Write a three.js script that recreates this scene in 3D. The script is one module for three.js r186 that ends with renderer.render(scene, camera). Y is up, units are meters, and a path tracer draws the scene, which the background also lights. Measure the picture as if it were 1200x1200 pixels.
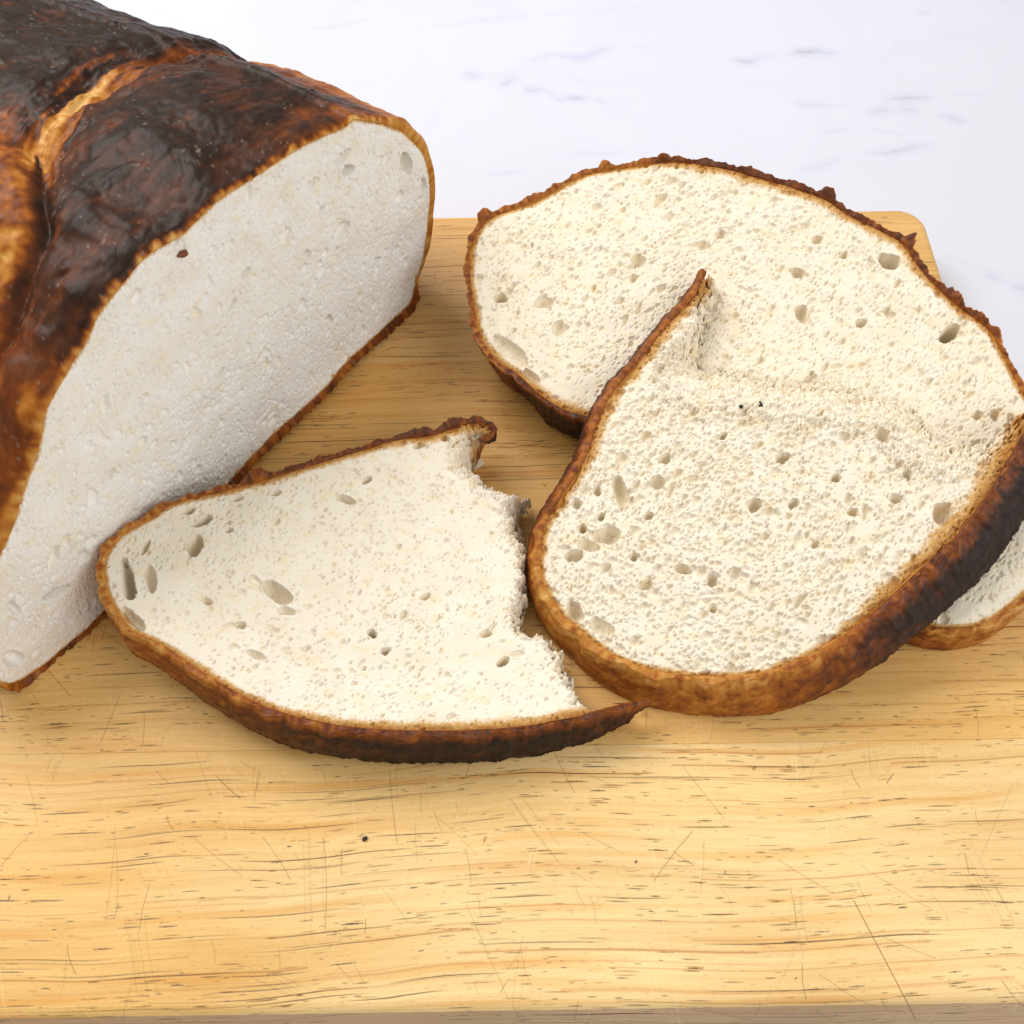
import * as THREE from 'three';
import { mergeGeometries, mergeVertices } from 'three/addons/utils/BufferGeometryUtils.js';
import { RectAreaLightUniformsLib } from 'three/addons/lights/RectAreaLightUniformsLib.js';
import { Brush, Evaluator, INTERSECTION } from 'three-bvh-csg';

// ---------------------------------------------------------------- camera, light, exposure
RectAreaLightUniformsLib.init();
const scene = new THREE.Scene();
scene.background = new THREE.Color(1.0, 0.985, 0.965);          // the pale room all round
scene.backgroundIntensity = 0.38;

const camera = new THREE.PerspectiveCamera(52.45, 1, 0.01, 10);
camera.position.set(0, 0.262, 0.262 / Math.tan(58.6 * Math.PI / 180));
camera.lookAt(0, 0, 0);
camera.rotateZ(-0.9 * Math.PI / 180);

const renderer = new THREE.WebGLRenderer({ antialias: true });
renderer.setSize(1024, 1024);
renderer.toneMapping = THREE.LinearToneMapping;
renderer.toneMappingExposure = 1.05;
renderer.shadowMap.enabled = true;

function areaLight(color, intensity, w, h, pos, at) {
  const l = new THREE.RectAreaLight(color, intensity, w, h);
  l.position.set(...pos); l.lookAt(...at); scene.add(l); return l;
}
areaLight(new THREE.Color(1.0, 0.98, 0.955), 7.3, 0.75, 0.6, [-0.50, 0.80, -0.52], [0, 0, 0]);   // window light from behind, left
areaLight(new THREE.Color(1.0, 0.98, 0.95), 2.9, 0.9, 0.7, [0.80, 0.70, 0.40], [0, 0, 0]);       // unseen soft fill added at the front right to brighten the loaf face

// ---------------------------------------------------------------- helpers
const R = (seed) => { let s = seed >>> 0; return () => { s = (s + 0x6d2b79f5) | 0; let t = Math.imul(s ^ (s >>> 15), 1 | s); t = (t + Math.imul(t ^ (t >>> 7), 61 | t)) ^ t; return ((t ^ (t >>> 14)) >>> 0) / 4294967296; }; };
const clamp = (x, a = 0, b = 1) => (x < a ? a : x > b ? b : x);
const lerp = (a, b, t) => a + (b - a) * t;
const sstep = (a, b, x) => { const t = clamp((x - a) / (b - a)); return t * t * (3 - 2 * t); };
const gauss = (x, s) => Math.exp(-(x * x) / (s * s));
const PERM = new Uint8Array(512);
{ const r = R(77), p = Array.from({ length: 256 }, (_, i) => i); for (let i = 255; i > 0; i--) { const j = (r() * (i + 1)) | 0; [p[i], p[j]] = [p[j], p[i]]; } for (let i = 0; i < 512; i++) PERM[i] = p[i & 255]; }
function grad(h, x, y, z) { h &= 15; const u = h < 8 ? x : y, v = h < 4 ? y : h === 12 || h === 14 ? x : z; return (h & 1 ? -u : u) + (h & 2 ? -v : v); }
function noise(x, y, z = 0) {                                  // gradient noise, about -1..1
  const fx = Math.floor(x), fy = Math.floor(y), fz = Math.floor(z), X = fx & 255, Y = fy & 255, Z = fz & 255;
  x -= fx; y -= fy; z -= fz;
  const u = x * x * x * (x * (x * 6 - 15) + 10), v = y * y * y * (y * (y * 6 - 15) + 10), w = z * z * z * (z * (z * 6 - 15) + 10);
  const A = PERM[X] + Y, AA = PERM[A] + Z, AB = PERM[A + 1] + Z, B = PERM[X + 1] + Y, BA = PERM[B] + Z, BB = PERM[B + 1] + Z;
  const l = (t, a, b) => a + t * (b - a);
  return l(w, l(v, l(u, grad(PERM[AA], x, y, z), grad(PERM[BA], x - 1, y, z)), l(u, grad(PERM[AB], x, y - 1, z), grad(PERM[BB], x - 1, y - 1, z))),
    l(v, l(u, grad(PERM[AA + 1], x, y, z - 1), grad(PERM[BA + 1], x - 1, y, z - 1)), l(u, grad(PERM[AB + 1], x, y - 1, z - 1), grad(PERM[BB + 1], x - 1, y - 1, z - 1))));
}
const fbm = (x, y, z, n = 3) => { let s = 0, a = 1, f = 1; for (let i = 0; i < n; i++) { s += a * noise(x * f, y * f, z * f + i * 7.3); a *= 0.5; f *= 2.03; } return s; };
const ridge = (x, y, z, n = 2) => { let s = 0, a = 1, f = 1; for (let i = 0; i < n; i++) { s += a * (1 - 2 * Math.abs(noise(x * f, y * f, z * f + i * 3.1))); a *= 0.5; f *= 2.1; } return s; };

const used = {};
function numbered(name) { const n = used[name] = (used[name] ?? -1) + 1; return n ? name + '_' + String(n).padStart(3, '0') : name; }
function tag(o, label, category, group) { o.userData = { label, category }; if (group) o.userData.group = group; return o; }
function mesh(name, g, m, parent) { const o = new THREE.Mesh(g, m); o.name = numbered(name); o.castShadow = o.receiveShadow = true; parent.add(o); return o; }
function framed(name, O, U, N) {                               // a Group at O whose x is U and y is N
  const g = new THREE.Group(); g.name = numbered(name);
  const u = new THREE.Vector3(...U).normalize(), n = new THREE.Vector3(...N).normalize(), w = new THREE.Vector3().crossVectors(u, n).normalize();
  u.crossVectors(n, w);
  g.quaternion.setFromRotationMatrix(new THREE.Matrix4().makeBasis(u, n, w)); g.position.set(...O); scene.add(g); return g;
}

// ---------------------------------------------------------------- setting: marble worktop
const CY = -0.020;
function marble() {
  const W = 2048, c = document.createElement('canvas'); c.width = c.height = W; const x = c.getContext('2d');
  const id = x.createImageData(W, W), d = id.data;
  for (let j = 0; j < W; j++) for (let i = 0; i < W; i++) {
    const n = fbm(i / 420, j / 420, 3.3, 3), m = fbm(i / 90 + 4, j / 150, 9.1, 3), v = Math.pow(clamp(1 - Math.abs(noise(i / 260 + 0.35 * m, j / 170 + 0.4 * n, 1.7)) * 9), 3) * clamp(0.1 + m) * 0.5;
    const k = 1 + 0.018 * n + 0.008 * m - 0.10 * v, o = (j * W + i) * 4;
    d[o] = 219 * k; d[o + 1] = 221 * k; d[o + 2] = 231 * k + 2 * n; d[o + 3] = 255;
  }
  x.putImageData(id, 0, 0);
  // thin grey veins, px = (x + 0.6) / 1.2 * W from the left, (z + 0.9) / 1.2 * W from the top
  const r = R(5), P = (a, b) => [(a + 0.6) / 1.2 * W, (b + 0.9) / 1.2 * W];
  const vein = (ax, az, bx, bz, s, w = 1.6) => {
    const [x0, y0] = P(ax, az), [x1, y1] = P(bx, bz), n = 40; let px = x0, py = y0;
    for (let i = 1; i <= n; i++) {
      const t = i / n, q = fbm(t * 3, ax * 30, az * 30, 3) * 12, nx = lerp(x0, x1, t), ny = lerp(y0, y1, t) + q;
      const a = 0.32 * s * clamp(0.15 + 1.4 * noise(t * 6, ax * 50, 2)) * Math.sin(Math.PI * t);
      for (const [lw, k] of [[w * 9, 0.06], [w * 5, 0.1], [w * 2.6, 0.2], [w * 1.2, 0.35], [w * 0.6, 0.3]]) { x.strokeStyle = `rgba(120,120,140,${a * k})`; x.lineWidth = lw; x.lineCap = 'round'; x.beginPath(); x.moveTo(px, py); x.lineTo(nx, ny); x.stroke(); }
      px = nx; py = ny;
    }
  };
  vein(0.04, -0.165, 0.20, -0.185, 0.8); vein(0.0, -0.225, 0.05, -0.212, 0.9); vein(-0.03, -0.235, 0.02, -0.225, 0.6); vein(0.10, -0.21, 0.22, -0.215, 0.7); vein(0.16, -0.12, 0.21, -0.095, 0.8);
  vein(0.14, -0.205, 0.20, -0.20, 0.8); vein(0.09, -0.235, 0.16, -0.245, 0.8); vein(0.15, -0.09, 0.23, -0.03, 0.5); vein(-0.1, -0.25, 0.3, -0.33, 0.5);
  for (let i = 0; i < 70; i++) { const a = r() * 1.1 - 0.55, b = r() * 1.1 - 0.85, l = 0.03 + r() * 0.12, t = -0.3 + r() * 0.5; vein(a, b, a + l * Math.cos(t), b + l * Math.sin(t), 0.25 + 0.35 * r(), 1 + r()); }
  const t = new THREE.CanvasTexture(c); t.colorSpace = THREE.SRGBColorSpace; t.anisotropy = 8; t.magFilter = THREE.LinearFilter; return t;
}
{
  const g = new THREE.BoxGeometry(1.2, 0.03, 1.2); g.translate(0, CY - 0.015, -0.3);
  const p = g.attributes.position, uv = g.attributes.uv;
  for (let i = 0; i < p.count; i++) uv.setXY(i, (p.getX(i) + 0.6) / 1.2, 1 - (p.getZ(i) + 0.9) / 1.2);
  const o = mesh('worktop', g, new THREE.MeshStandardMaterial({ map: marble(), roughness: 0.35 }), scene);
  o.userData = { kind: 'structure', label: 'white marble worktop with faint grey veins under the cutting board' };
}

// ---------------------------------------------------------------- cutting board of four glued staves
const XL = -0.25, XR = 0.1488, ZB = -0.1256, ZF = 0.1340;
function staveTexture(seed, base, o) {
  const W = 2048, H = 560, r = R(seed), mm = W / 290;         // 290 mm x 79.3 mm
  const c = document.createElement('canvas'), b = document.createElement('canvas'); c.width = b.width = W; c.height = b.height = H;
  const x = c.getContext('2d'), y = b.getContext('2d'), id = x.createImageData(W, H), d = id.data;
  const warp = (i, j) => o.slope * (i - W / 2) * (0.5 + 0.5 * Math.cos(i / 420 + seed)) + 26 * o.wave * noise(i / 560, j / 420, seed) + 6 * noise(i / 160, j / 120, seed + 4);
  for (let j = 0; j < H; j++) for (let i = 0; i < W; i++) {
    const v = j + warp(i, j), k = 0.04 * noise(i / 900, v / 60, seed) + 0.035 * noise(i / 500, v / 17, seed + 1) + 0.035 * noise(i / 260, v / 5.5, seed + 2) + 0.035 * noise(i / 60, v / 2.2, seed + 3) + 0.02 * noise(i / 6, v / 3, seed + 6) + 0.05 * noise(i / 330, j / 210, seed + 9);
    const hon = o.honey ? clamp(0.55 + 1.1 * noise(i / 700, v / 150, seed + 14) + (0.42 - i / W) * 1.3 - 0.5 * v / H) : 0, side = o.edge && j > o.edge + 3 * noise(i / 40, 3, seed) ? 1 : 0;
    const red = clamp(noise(i / 420, v / 20, seed + 8) * 1.6 - 0.25) * 0.16, q = (j * W + i) * 4;
    d[q] = base[0] * (1 + k * 0.8 - red * 0.2 - 0.035 * hon); d[q + 1] = base[1] * (1 + k * 1.2 - red * 0.75 - 0.09 * hon); d[q + 2] = base[2] * (1 + k * 2.0 - red * 1.6 - 0.22 * hon);
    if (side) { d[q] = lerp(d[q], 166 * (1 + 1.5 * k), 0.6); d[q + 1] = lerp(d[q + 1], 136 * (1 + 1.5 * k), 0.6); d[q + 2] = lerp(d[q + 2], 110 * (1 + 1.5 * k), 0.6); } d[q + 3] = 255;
  }
  x.putImageData(id, 0, 0); y.fillStyle = '#808080'; y.fillRect(0, 0, W, H); x.lineCap = y.lineCap = 'butt';
  const line = (i0, j0, len, w, col, a, dark, taper = true) => {   // follows the grain
    const n = Math.max(3, Math.ceil(len / 9)); let px = i0, pv = j0 - warp(i0, j0);
    for (let s = 1; s <= n; s++) {
      const i = i0 + len * s / n, v = j0 - warp(i, j0), t = (s - 0.5) / n, e = taper ? Math.sin(Math.PI * t) ** 0.5 : 1;
      x.strokeStyle = `rgba(${col},${a * e})`; x.lineWidth = w * (0.6 + 0.4 * e); x.beginPath(); x.moveTo(px, pv); x.lineTo(i, v); x.stroke();
      if (dark) { y.strokeStyle = `rgba(0,0,0,${dark * e})`; y.lineWidth = w; y.beginPath(); y.moveTo(px, pv); y.lineTo(i, v); y.stroke(); }
      px = i; pv = v;
    }
  };
  const band = (i0, j0, len, w, col, a) => { for (const [kw, ka] of [[1, 0.3], [0.6, 0.4], [0.3, 0.5]]) { x.strokeStyle = `rgba(${col},${a * ka})`; x.lineWidth = w * kw; x.beginPath(); for (let q = 0; q <= 40; q++) { const i = i0 + len * q / 40, v = j0 - warp(i, j0); if (q) x.lineTo(i, v); else x.moveTo(i, v); } x.stroke(); } };
  x.lineCap = 'butt';
  for (let k = 0; k < o.streaks; k++) band(r() * W - 200, r() * (H + 80) - 40, (30 + 90 * r()) * mm, 1.5 + 7 * r() * r(), r() < 0.5 ? '176,104,36' : '150,86,30', 0.16 + 0.45 * r());
  for (let k = 0; k < o.lines; k++) line(r() * W - 100, r() * (H + 60) - 30, (12 + 60 * r() * r()) * mm, 0.9 + 0.9 * r(), '66,42,20', 0.45 + 0.45 * r(), 0.35);
  for (let k = 0; k < o.vessels * 3; k++) {
    const i = r() * W, j = r() * H; if (noise(i / 300, j / 70, seed + 20) + 0.35 < r() * 0.9 - 0.1) continue;
    const dk = r(); line(i, j, (1 + o.len * r() * r()) * mm, 1.0 + 1.5 * r() * r(), dk < 0.35 ? '52,40,30' : dk < 0.7 ? '104,66,28' : '150,96,42', 0.3 + 0.6 * r(), 0.4);
  }
  for (let k = 0; k < o.pins; k++) { const i = r() * W, j = r() * H; line(i, j, (0.4 + 1.3 * r()) * mm, 0.7 + 0.5 * r(), '150,100,50', 0.25 + 0.3 * r(), 0.15); }
  for (let k = 0; k < 14; k++) {                               // small stains and nicks
    const i = r() * W, j = r() * H, s = (0.3 + 0.7 * r()) * mm; x.fillStyle = `rgba(${r() < 0.5 ? '120,66,24' : '80,54,30'},${0.35 + 0.4 * r()})`;
    x.beginPath(); x.ellipse(i, j, s * 0.35, s * (0.5 + 0.5 * r()), r() * 3, 0, 6.3); x.fill();
  }
  for (let k = 0; k < o.cuts; k++) {                           // knife cuts
    const fam = r(), bundle = r() < 0.2 ? 2 + ((r() * 4) | 0) : 1, ang = (fam < 0.28 ? 1.6 : fam < 0.72 ? 1.08 : fam < 0.92 ? 0.62 : 2.1) + (r() - 0.5) * 0.42, i0 = r() * W, j0 = r() * H * 1.2 - 0.3 * H, len = (4 + 55 * r() * r() * r()) * mm, lt = r() < 0.35;
    for (let q = 0; q < bundle; q++) {
      const ox = i0 + q * (4 + 8 * r()), oy = j0 + 30 * r(), a2 = ang + (r() - 0.5) * 0.04, bend = (r() - 0.5) * 14, l2 = len * (0.7 + 0.5 * r()), w = 0.7 + 0.7 * r() * r();
      const go = (cx) => { cx.beginPath(); cx.moveTo(ox, oy); cx.quadraticCurveTo(ox + Math.cos(a2) * l2 / 2 + bend, oy + Math.sin(a2) * l2 / 2, ox + Math.cos(a2) * l2, oy + Math.sin(a2) * l2); cx.stroke(); };
      x.strokeStyle = lt ? `rgba(255,238,190,${0.3 + 0.25 * r()})` : `rgba(84,54,22,${(0.25 + 0.55 * r() * r()) / Math.sqrt(bundle)})`; x.lineWidth = w; go(x);
      y.strokeStyle = `rgba(0,0,0,${0.3 + 0.3 * r()})`; y.lineWidth = w * 1.1; go(y);
    }
  }
  const t = new THREE.CanvasTexture(c), u = new THREE.CanvasTexture(b); t.colorSpace = THREE.SRGBColorSpace;
  for (const q of [t, u]) { q.wrapS = q.wrapT = THREE.MirroredRepeatWrapping; q.magFilter = THREE.LinearFilter; q.flipY = false; }
  return new THREE.MeshStandardMaterial({ map: t, bumpMap: u, bumpScale: 0.00035, roughness: 0.52 });
}
const board = new THREE.Group(); board.name = 'cutting_board'; board.position.set(0, CY, 0); scene.add(board);
tag(board, 'scratched pale wooden cutting board with rounded corners on the marble worktop', 'cutting board');
{
  const bv = 0.0035, rr = 0.0100, T = -CY, s = new THREE.Shape(), x0 = XL + bv, x1 = XR - bv, z0 = -ZF + bv, z1 = -ZB - bv, q = rr - bv;
  s.moveTo(x0 + q, z0); s.lineTo(x1 - q, z0); s.absarc(x1 - q, z0 + q, q, -Math.PI / 2, 0); s.lineTo(x1, z1 - q); s.absarc(x1 - q, z1 - q, q, 0, Math.PI / 2);
  s.lineTo(x0 + q, z1); s.absarc(x0 + q, z1 - q, q, Math.PI / 2, Math.PI); s.lineTo(x0, z0 + q); s.absarc(x0 + q, z0 + q, q, Math.PI, Math.PI * 1.5);
  const g = new THREE.ExtrudeGeometry(s, { depth: T - 2 * bv, bevelEnabled: true, bevelThickness: bv, bevelSize: bv, bevelSegments: 7, curveSegments: 12 });
  g.translate(0, 0, bv); g.rotateX(-Math.PI / 2);
  { const p = g.attributes.position; for (let i = 0; i < p.count; i++) if (p.getZ(i) > 0.12) p.setZ(i, p.getZ(i) + 0.42 * Math.max(0, T - p.getY(i) - 0.002)); g.computeVertexNormals(); }   // the long front side slopes outwards
  const whole = new Brush(g); whole.updateMatrixWorld();
  const ev = new Evaluator(); ev.attributes = ['position', 'normal', 'uv']; ev.useGroups = false;
  const seams = [ZF + 0.01, 0.0713, 0.0085, -0.0575, ZB - 0.01];
  const look = [
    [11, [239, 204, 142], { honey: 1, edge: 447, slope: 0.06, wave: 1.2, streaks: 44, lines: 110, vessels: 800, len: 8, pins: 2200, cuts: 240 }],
    [23, [231, 185, 110], { slope: -0.015, wave: 0.6, streaks: 36, lines: 40, vessels: 1300, len: 7, pins: 2200, cuts: 110 }],
    [37, [218, 167, 92], { slope: 0.01, wave: 0.5, streaks: 50, lines: 110, vessels: 900, len: 10, pins: 900, cuts: 30 }],
    [41, [220, 174, 106], { slope: 0.0, wave: 0.5, streaks: 40, lines: 70, vessels: 500, len: 9, pins: 900, cuts: 16 }]];
  for (let k = 0; k < 4; k++) {
    const a = seams[k + 1] + 0.00004, e = seams[k] - 0.00004, bg = new THREE.BoxGeometry(1, 0.2, e - a); bg.translate(0, 0, (a + e) / 2);
    const cut = new Brush(bg); cut.updateMatrixWorld();
    const st = ev.evaluate(whole, cut, INTERSECTION).geometry, p = st.attributes.position, n = st.attributes.normal, uv = new Float32Array(p.count * 2);
    for (let i = 0; i < p.count; i++) {
      const down = T - p.getY(i), end = Math.abs(n.getX(i)) > 0.75;
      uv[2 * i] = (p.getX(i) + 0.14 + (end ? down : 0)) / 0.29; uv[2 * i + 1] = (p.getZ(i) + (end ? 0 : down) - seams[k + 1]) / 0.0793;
    }
    st.setAttribute('uv', new THREE.BufferAttribute(uv, 2)); st.clearGroups();
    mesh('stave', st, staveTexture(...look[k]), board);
  }
}

// ---------------------------------------------------------------- bread: colours
const CRUST = [[0, 0.72, 0.45, 0.16], [0.2, 0.56, 0.25, 0.045], [0.4, 0.36, 0.108, 0.014], [0.6, 0.175, 0.044, 0.009], [0.8, 0.076, 0.024, 0.009], [1, 0.025, 0.0125, 0.008]];
function crustColour(b, out, o) {
  b = clamp(b, 0, 0.9999) * 5; const i = Math.floor(b), t = b - i, p = CRUST[i], q = CRUST[i + 1];
  for (let k = 0; k < 3; k++) out[o + k] = lerp(p[k + 1], q[k + 1], t);
}
const crumbMat = new THREE.MeshPhysicalMaterial({ vertexColors: true, roughness: 0.9, specularIntensity: 0.35 });
const crustMat = new THREE.MeshPhysicalMaterial({ vertexColors: true, roughness: 0.5, specularIntensity: 0.5 });

// a smooth curve through the points [u, v, ...more], resampled about every step mm; every entry is interpolated
function curve(pts, closed, step) {
  const n = pts.length, seg = closed ? n : n - 1, at = (i) => pts[closed ? (i + n) % n : clamp(i, 0, n - 1)], raw = [];
  for (let i = 0; i < seg; i++) {
    const [a, b, c, d] = [at(i - 1), at(i), at(i + 1), at(i + 2)];
    for (let k = 0; k < 24; k++) { const t = k / 24; raw.push(b.map((_, j) => 0.5 * (2 * b[j] + (c[j] - a[j]) * t + (2 * a[j] - 5 * b[j] + 4 * c[j] - d[j]) * t * t + (3 * b[j] - a[j] - 3 * c[j] + d[j]) * t * t * t))); }
  }
  raw.push(closed ? raw[0].slice() : at(n - 1).slice());
  const L = [0]; for (let i = 1; i < raw.length; i++) L.push(L[i - 1] + Math.hypot(raw[i][0] - raw[i - 1][0], raw[i][1] - raw[i - 1][1]));
  const total = L[L.length - 1], m = Math.round(total / step), out = []; let j = 0;
  for (let i = 0; i < (closed ? m : m + 1); i++) {
    const s = total * i / m; while (j < L.length - 2 && L[j + 1] < s) j++;
    const t = clamp((s - L[j]) / Math.max(1e-9, L[j + 1] - L[j])); out.push(raw[j].map((v, k) => lerp(v, raw[j + 1][k], t)));
  }
  out.total = total; return out;
}

// the cut face: a relief of pores inside the outline; crust = [u, v, burn] run, torn = [u, v] run that closes it (or none). Lengths in mm.
function crumbGeometry(o) {
  const h = o.h ?? 0.3, seed = o.seed, r = R(seed);
  const C = o.crust, Tn = o.torn ?? [];
  const poly = [...C, ...Tn.slice(1, -1)];
  let u0 = 1e9, u1 = -1e9, v0 = 1e9, v1 = -1e9; for (const p of poly) { u0 = Math.min(u0, p[0]); u1 = Math.max(u1, p[0]); v0 = Math.min(v0, p[1]); v1 = Math.max(v1, p[1]); }
  u0 -= 2; v0 -= 2; const nu = Math.ceil((u1 + 2 - u0) / h) + 1, nv = Math.ceil((v1 + 2 - v0) / h) + 1, N = nu * nv;
  const sd = new Float32Array(N); let D = new Float32Array(N); const DH = D, DP = new Float32Array(N), Wt = new Float32Array(N), col = new Float32Array(N * 3), torn = new Float32Array(N), dc = new Float32Array(N);
  // distances, by blocks: only the pieces of outline that can be nearest to a block are tried
  const dist2 = (px, py, a, b) => { const dx = b[0] - a[0], dy = b[1] - a[1], t = clamp(((px - a[0]) * dx + (py - a[1]) * dy) / (dx * dx + dy * dy + 1e-12)), x = px - a[0] - dx * t, y = py - a[1] - dy * t; return x * x + y * y; };
  const segs = []; for (let i = 0; i < poly.length; i++) { const a = poly[i], b = poly[(i + 1) % poly.length], isC = i < C.length - (Tn.length ? 1 : 0); segs.push([a, b, isC, isC ? C[i][2] : 0]); }
  const B = 10;
  const burn = new Float32Array(N);
  for (let bj = 0; bj < nv; bj += B) for (let bi = 0; bi < nu; bi += B) {
    const cx = u0 + (bi + B / 2) * h, cy = v0 + (bj + B / 2) * h, rad = B * h * 0.75; let mC = 1e9, mT = 1e9; const ds = new Float32Array(segs.length);
    for (let k = 0; k < segs.length; k++) { const e = Math.sqrt(dist2(cx, cy, segs[k][0], segs[k][1])); ds[k] = e; if (segs[k][2]) mC = Math.min(mC, e); else mT = Math.min(mT, e); }
    const near = []; for (let k = 0; k < segs.length; k++) if (ds[k] < (segs[k][2] ? mC : mT) + 2 * rad) near.push(segs[k]);
    for (let j = bj; j < Math.min(nv, bj + B); j++) for (let i = bi; i < Math.min(nu, bi + B); i++) {
      const px = u0 + i * h, py = v0 + j * h; let a = 1e9, b = 1e9, bn = 0;
      for (const s of near) { const e = dist2(px, py, s[0], s[1]); if (s[2]) { if (e < a) { a = e; bn = s[3]; } } else if (e < b) b = e; }
      const q = j * nu + i; dc[q] = Math.sqrt(a); torn[q] = Math.sqrt(b); burn[q] = bn;
    }
  }
  for (let j = 0; j < nv; j++) {                               // inside or outside, row by row
    const y = v0 + j * h, xs = []; for (const [a, b] of segs) if ((a[1] > y) !== (b[1] > y)) xs.push(a[0] + (y - a[1]) / (b[1] - a[1]) * (b[0] - a[0]));
    xs.sort((a, b) => a - b);
    for (let i = 0, k = 0; i < nu; i++) { const x = u0 + i * h; while (k < xs.length && xs[k] < x) k++; const q = j * nu + i, d = Math.min(dc[q], torn[q]); sd[q] = k % 2 ? d : -d; }
  }
  // pores
  const pore = (cu, cv, a, b, rot, depth, sharp = 1, lumpy = 0) => {
    const m = Math.max(a, b) * 1.4, cs = Math.cos(rot), sn = Math.sin(rot);
    for (let j = Math.max(0, Math.floor((cv - m - v0) / h)); j <= Math.min(nv - 1, Math.ceil((cv + m - v0) / h)); j++) for (let i = Math.max(0, Math.floor((cu - m - u0) / h)); i <= Math.min(nu - 1, Math.ceil((cu + m - u0) / h)); i++) {
      const x = u0 + i * h - cu, y = v0 + j * h - cv; let e = ((x * cs + y * sn) / a) ** 2 + ((y * cs - x * sn) / b) ** 2;
      if (e > 2.2) continue; if (lumpy) e *= 1 + lumpy * (noise((cu + x) / m * 1.6, (cv + y) / m * 1.6, seed) + (m > 2 ? 0.25 : 0.5) * noise((cu + x) / 0.8, (cv + y) / 0.8, seed + 1));
      if (e < 1) { const q = j * nu + i, dd = depth * Math.pow(1 - e, 0.3 * sharp); if (dd > D[q]) D[q] = dd; }
    }
  };
  for (const [u, v, a, b, rot, dp] of o.holes) pore(u, v, a, b, rot, dp * 1.7, 1.2, 0.65);
  D = DP;
  const swirl = o.swirl ?? (() => 0);
  for (let k = 0; k < 3; k++) {
    const [cnt, lo, hi, dp] = o.pores[k];
    const total = Math.round(cnt * (u1 - u0) * (v1 - v0) / 100);
    for (let i = 0; i < total; i++) {
      const u = u0 + r() * (u1 - u0), v = v0 + r() * (v1 - v0), dens = 0.5 + 0.9 * fbm(u / 14, v / 14, seed + k, 2) + (o.dens ? o.dens(u, v) : 0);
      if (r() > clamp(dens + 0.25)) continue;
      const s = lo + (hi - lo) * r() * r() * r(), el = 1 + r() * r() * 0.9, an = swirl(u, v) + (r() - 0.5) * 1.4; pore(u, v, s * el, s / Math.sqrt(el), an, s * dp * (0.7 + 0.6 * r()), 1, 0.9);
    }
  }
  // relief, jagged tear, colour
  for (let j = 0; j < nv; j++) for (let i = 0; i < nu; i++) {
    const q = j * nu + i, u = u0 + i * h, v = v0 + j * h; if (sd[q] < -2) continue;
    let w = 0.75 * fbm(u / 17, v / 17, seed + 2, 2) + o.rough * (0.22 * fbm(u / 3.1, v / 3.1, seed, 2) + 0.10 * ridge(u / 1.3, v / 1.3, seed + 5, 1) + 0.07 * noise(u / 0.5, v / 0.5, seed + 3));
    let depth = DH[q] + DP[q] * (DH[q] > 0.3 ? 0.6 : 1);
    if (Tn.length) {
      const jag = 0.9 * fbm(u / 4, v / 4, seed + 11, 2) + 1.4 * noise(u / 1.4, v / 1.4, seed + 12) + 1.0 * noise(u / 0.65, v / 0.65, seed + 13);
      if (torn[q] < dc[q] + 1) sd[q] = Math.min(sd[q] > 0 ? dc[q] + 0.3 : 9, sd[q] + 1.35 * jag);
      const L = o.tornL(u, v), t = clamp(1 - Math.max(0, torn[q] < dc[q] + 1 ? sd[q] : torn[q] + 0.9 * jag) / L), T = o.T(u, v), fall = t * t * (0.25 + 0.75 * t * t);
      const rough = sstep(0, 0.25, t) * (1 - 0.8 * t);
      w += rough * 2.4 * (0.5 * fbm(u / 3, v / 3, seed + 21, 3) + 0.3 * ridge(u / 1.2, v / 1.2, seed + 22, 2) + 0.3 * noise(u / 0.6, v / 0.6, seed + 23)); depth *= 1 - 0.5 * sstep(0.2, 0.8, t);
      w = lerp(w, -T + 0.4, fall);
    }
    if (o.shape) w += o.shape(u, v);
    w -= 0.35 * gauss(dc[q], 0.9);
    Wt[q] = w - depth;
    // cream crumb, toasted towards the crust
    const m = fbm(u / 9, v / 9, seed + 31, 3), f = noise(u / 0.7, v / 0.7, seed + 32), p = sstep(0.15, 0.7, fbm(u / 4.5, v / 3.2, seed + 33, 2));
    let cr = o.tone[0] * (1 + 0.03 * m + 0.025 * f), cg = o.tone[1] * (1 + 0.05 * m + 0.03 * f - 0.05 * p), cb = o.tone[2] * (1 + 0.09 * m + 0.04 * f - 0.15 * p);
    const reach = (1.0 + 4.2 * burn[q] * burn[q] * (o.toast ?? 1)) * (1 + 0.45 * noise(u / 5, v / 5, seed + 35)), g = 0.5 * noise(u / 0.55, v / 0.55, seed + 36) + 0.35 * noise(u / 1.4, v / 1.4, seed + 37);
    const tt = clamp(1 - dc[q] / reach + 0.55 * g * clamp(1.7 - dc[q] / reach)), k1 = sstep(0.05, 0.6, tt), k2 = sstep(0.5, 1.1, tt) * (0.45 + 0.55 * burn[q]);
    cr = lerp(lerp(cr, 0.62, k1), 0.36, k2); cg = lerp(lerp(cg, 0.36, k1), 0.13, k2); cb = lerp(lerp(cb, 0.12, k1), 0.025, k2);
    col[3 * q] = cr; col[3 * q + 1] = cg; col[3 * q + 2] = cb;
  }
  // mesh the inside of the outline
  const pos = [], cl = [], idx = [], vid = new Int32Array(N).fill(-1), ex = new Map();
  const put = (q) => { if (vid[q] < 0) { vid[q] = pos.length / 3; pos.push(u0 + (q % nu) * h, v0 + Math.floor(q / nu) * h, Wt[q]); cl.push(col[3 * q], col[3 * q + 1], col[3 * q + 2]); } return vid[q]; };
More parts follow.
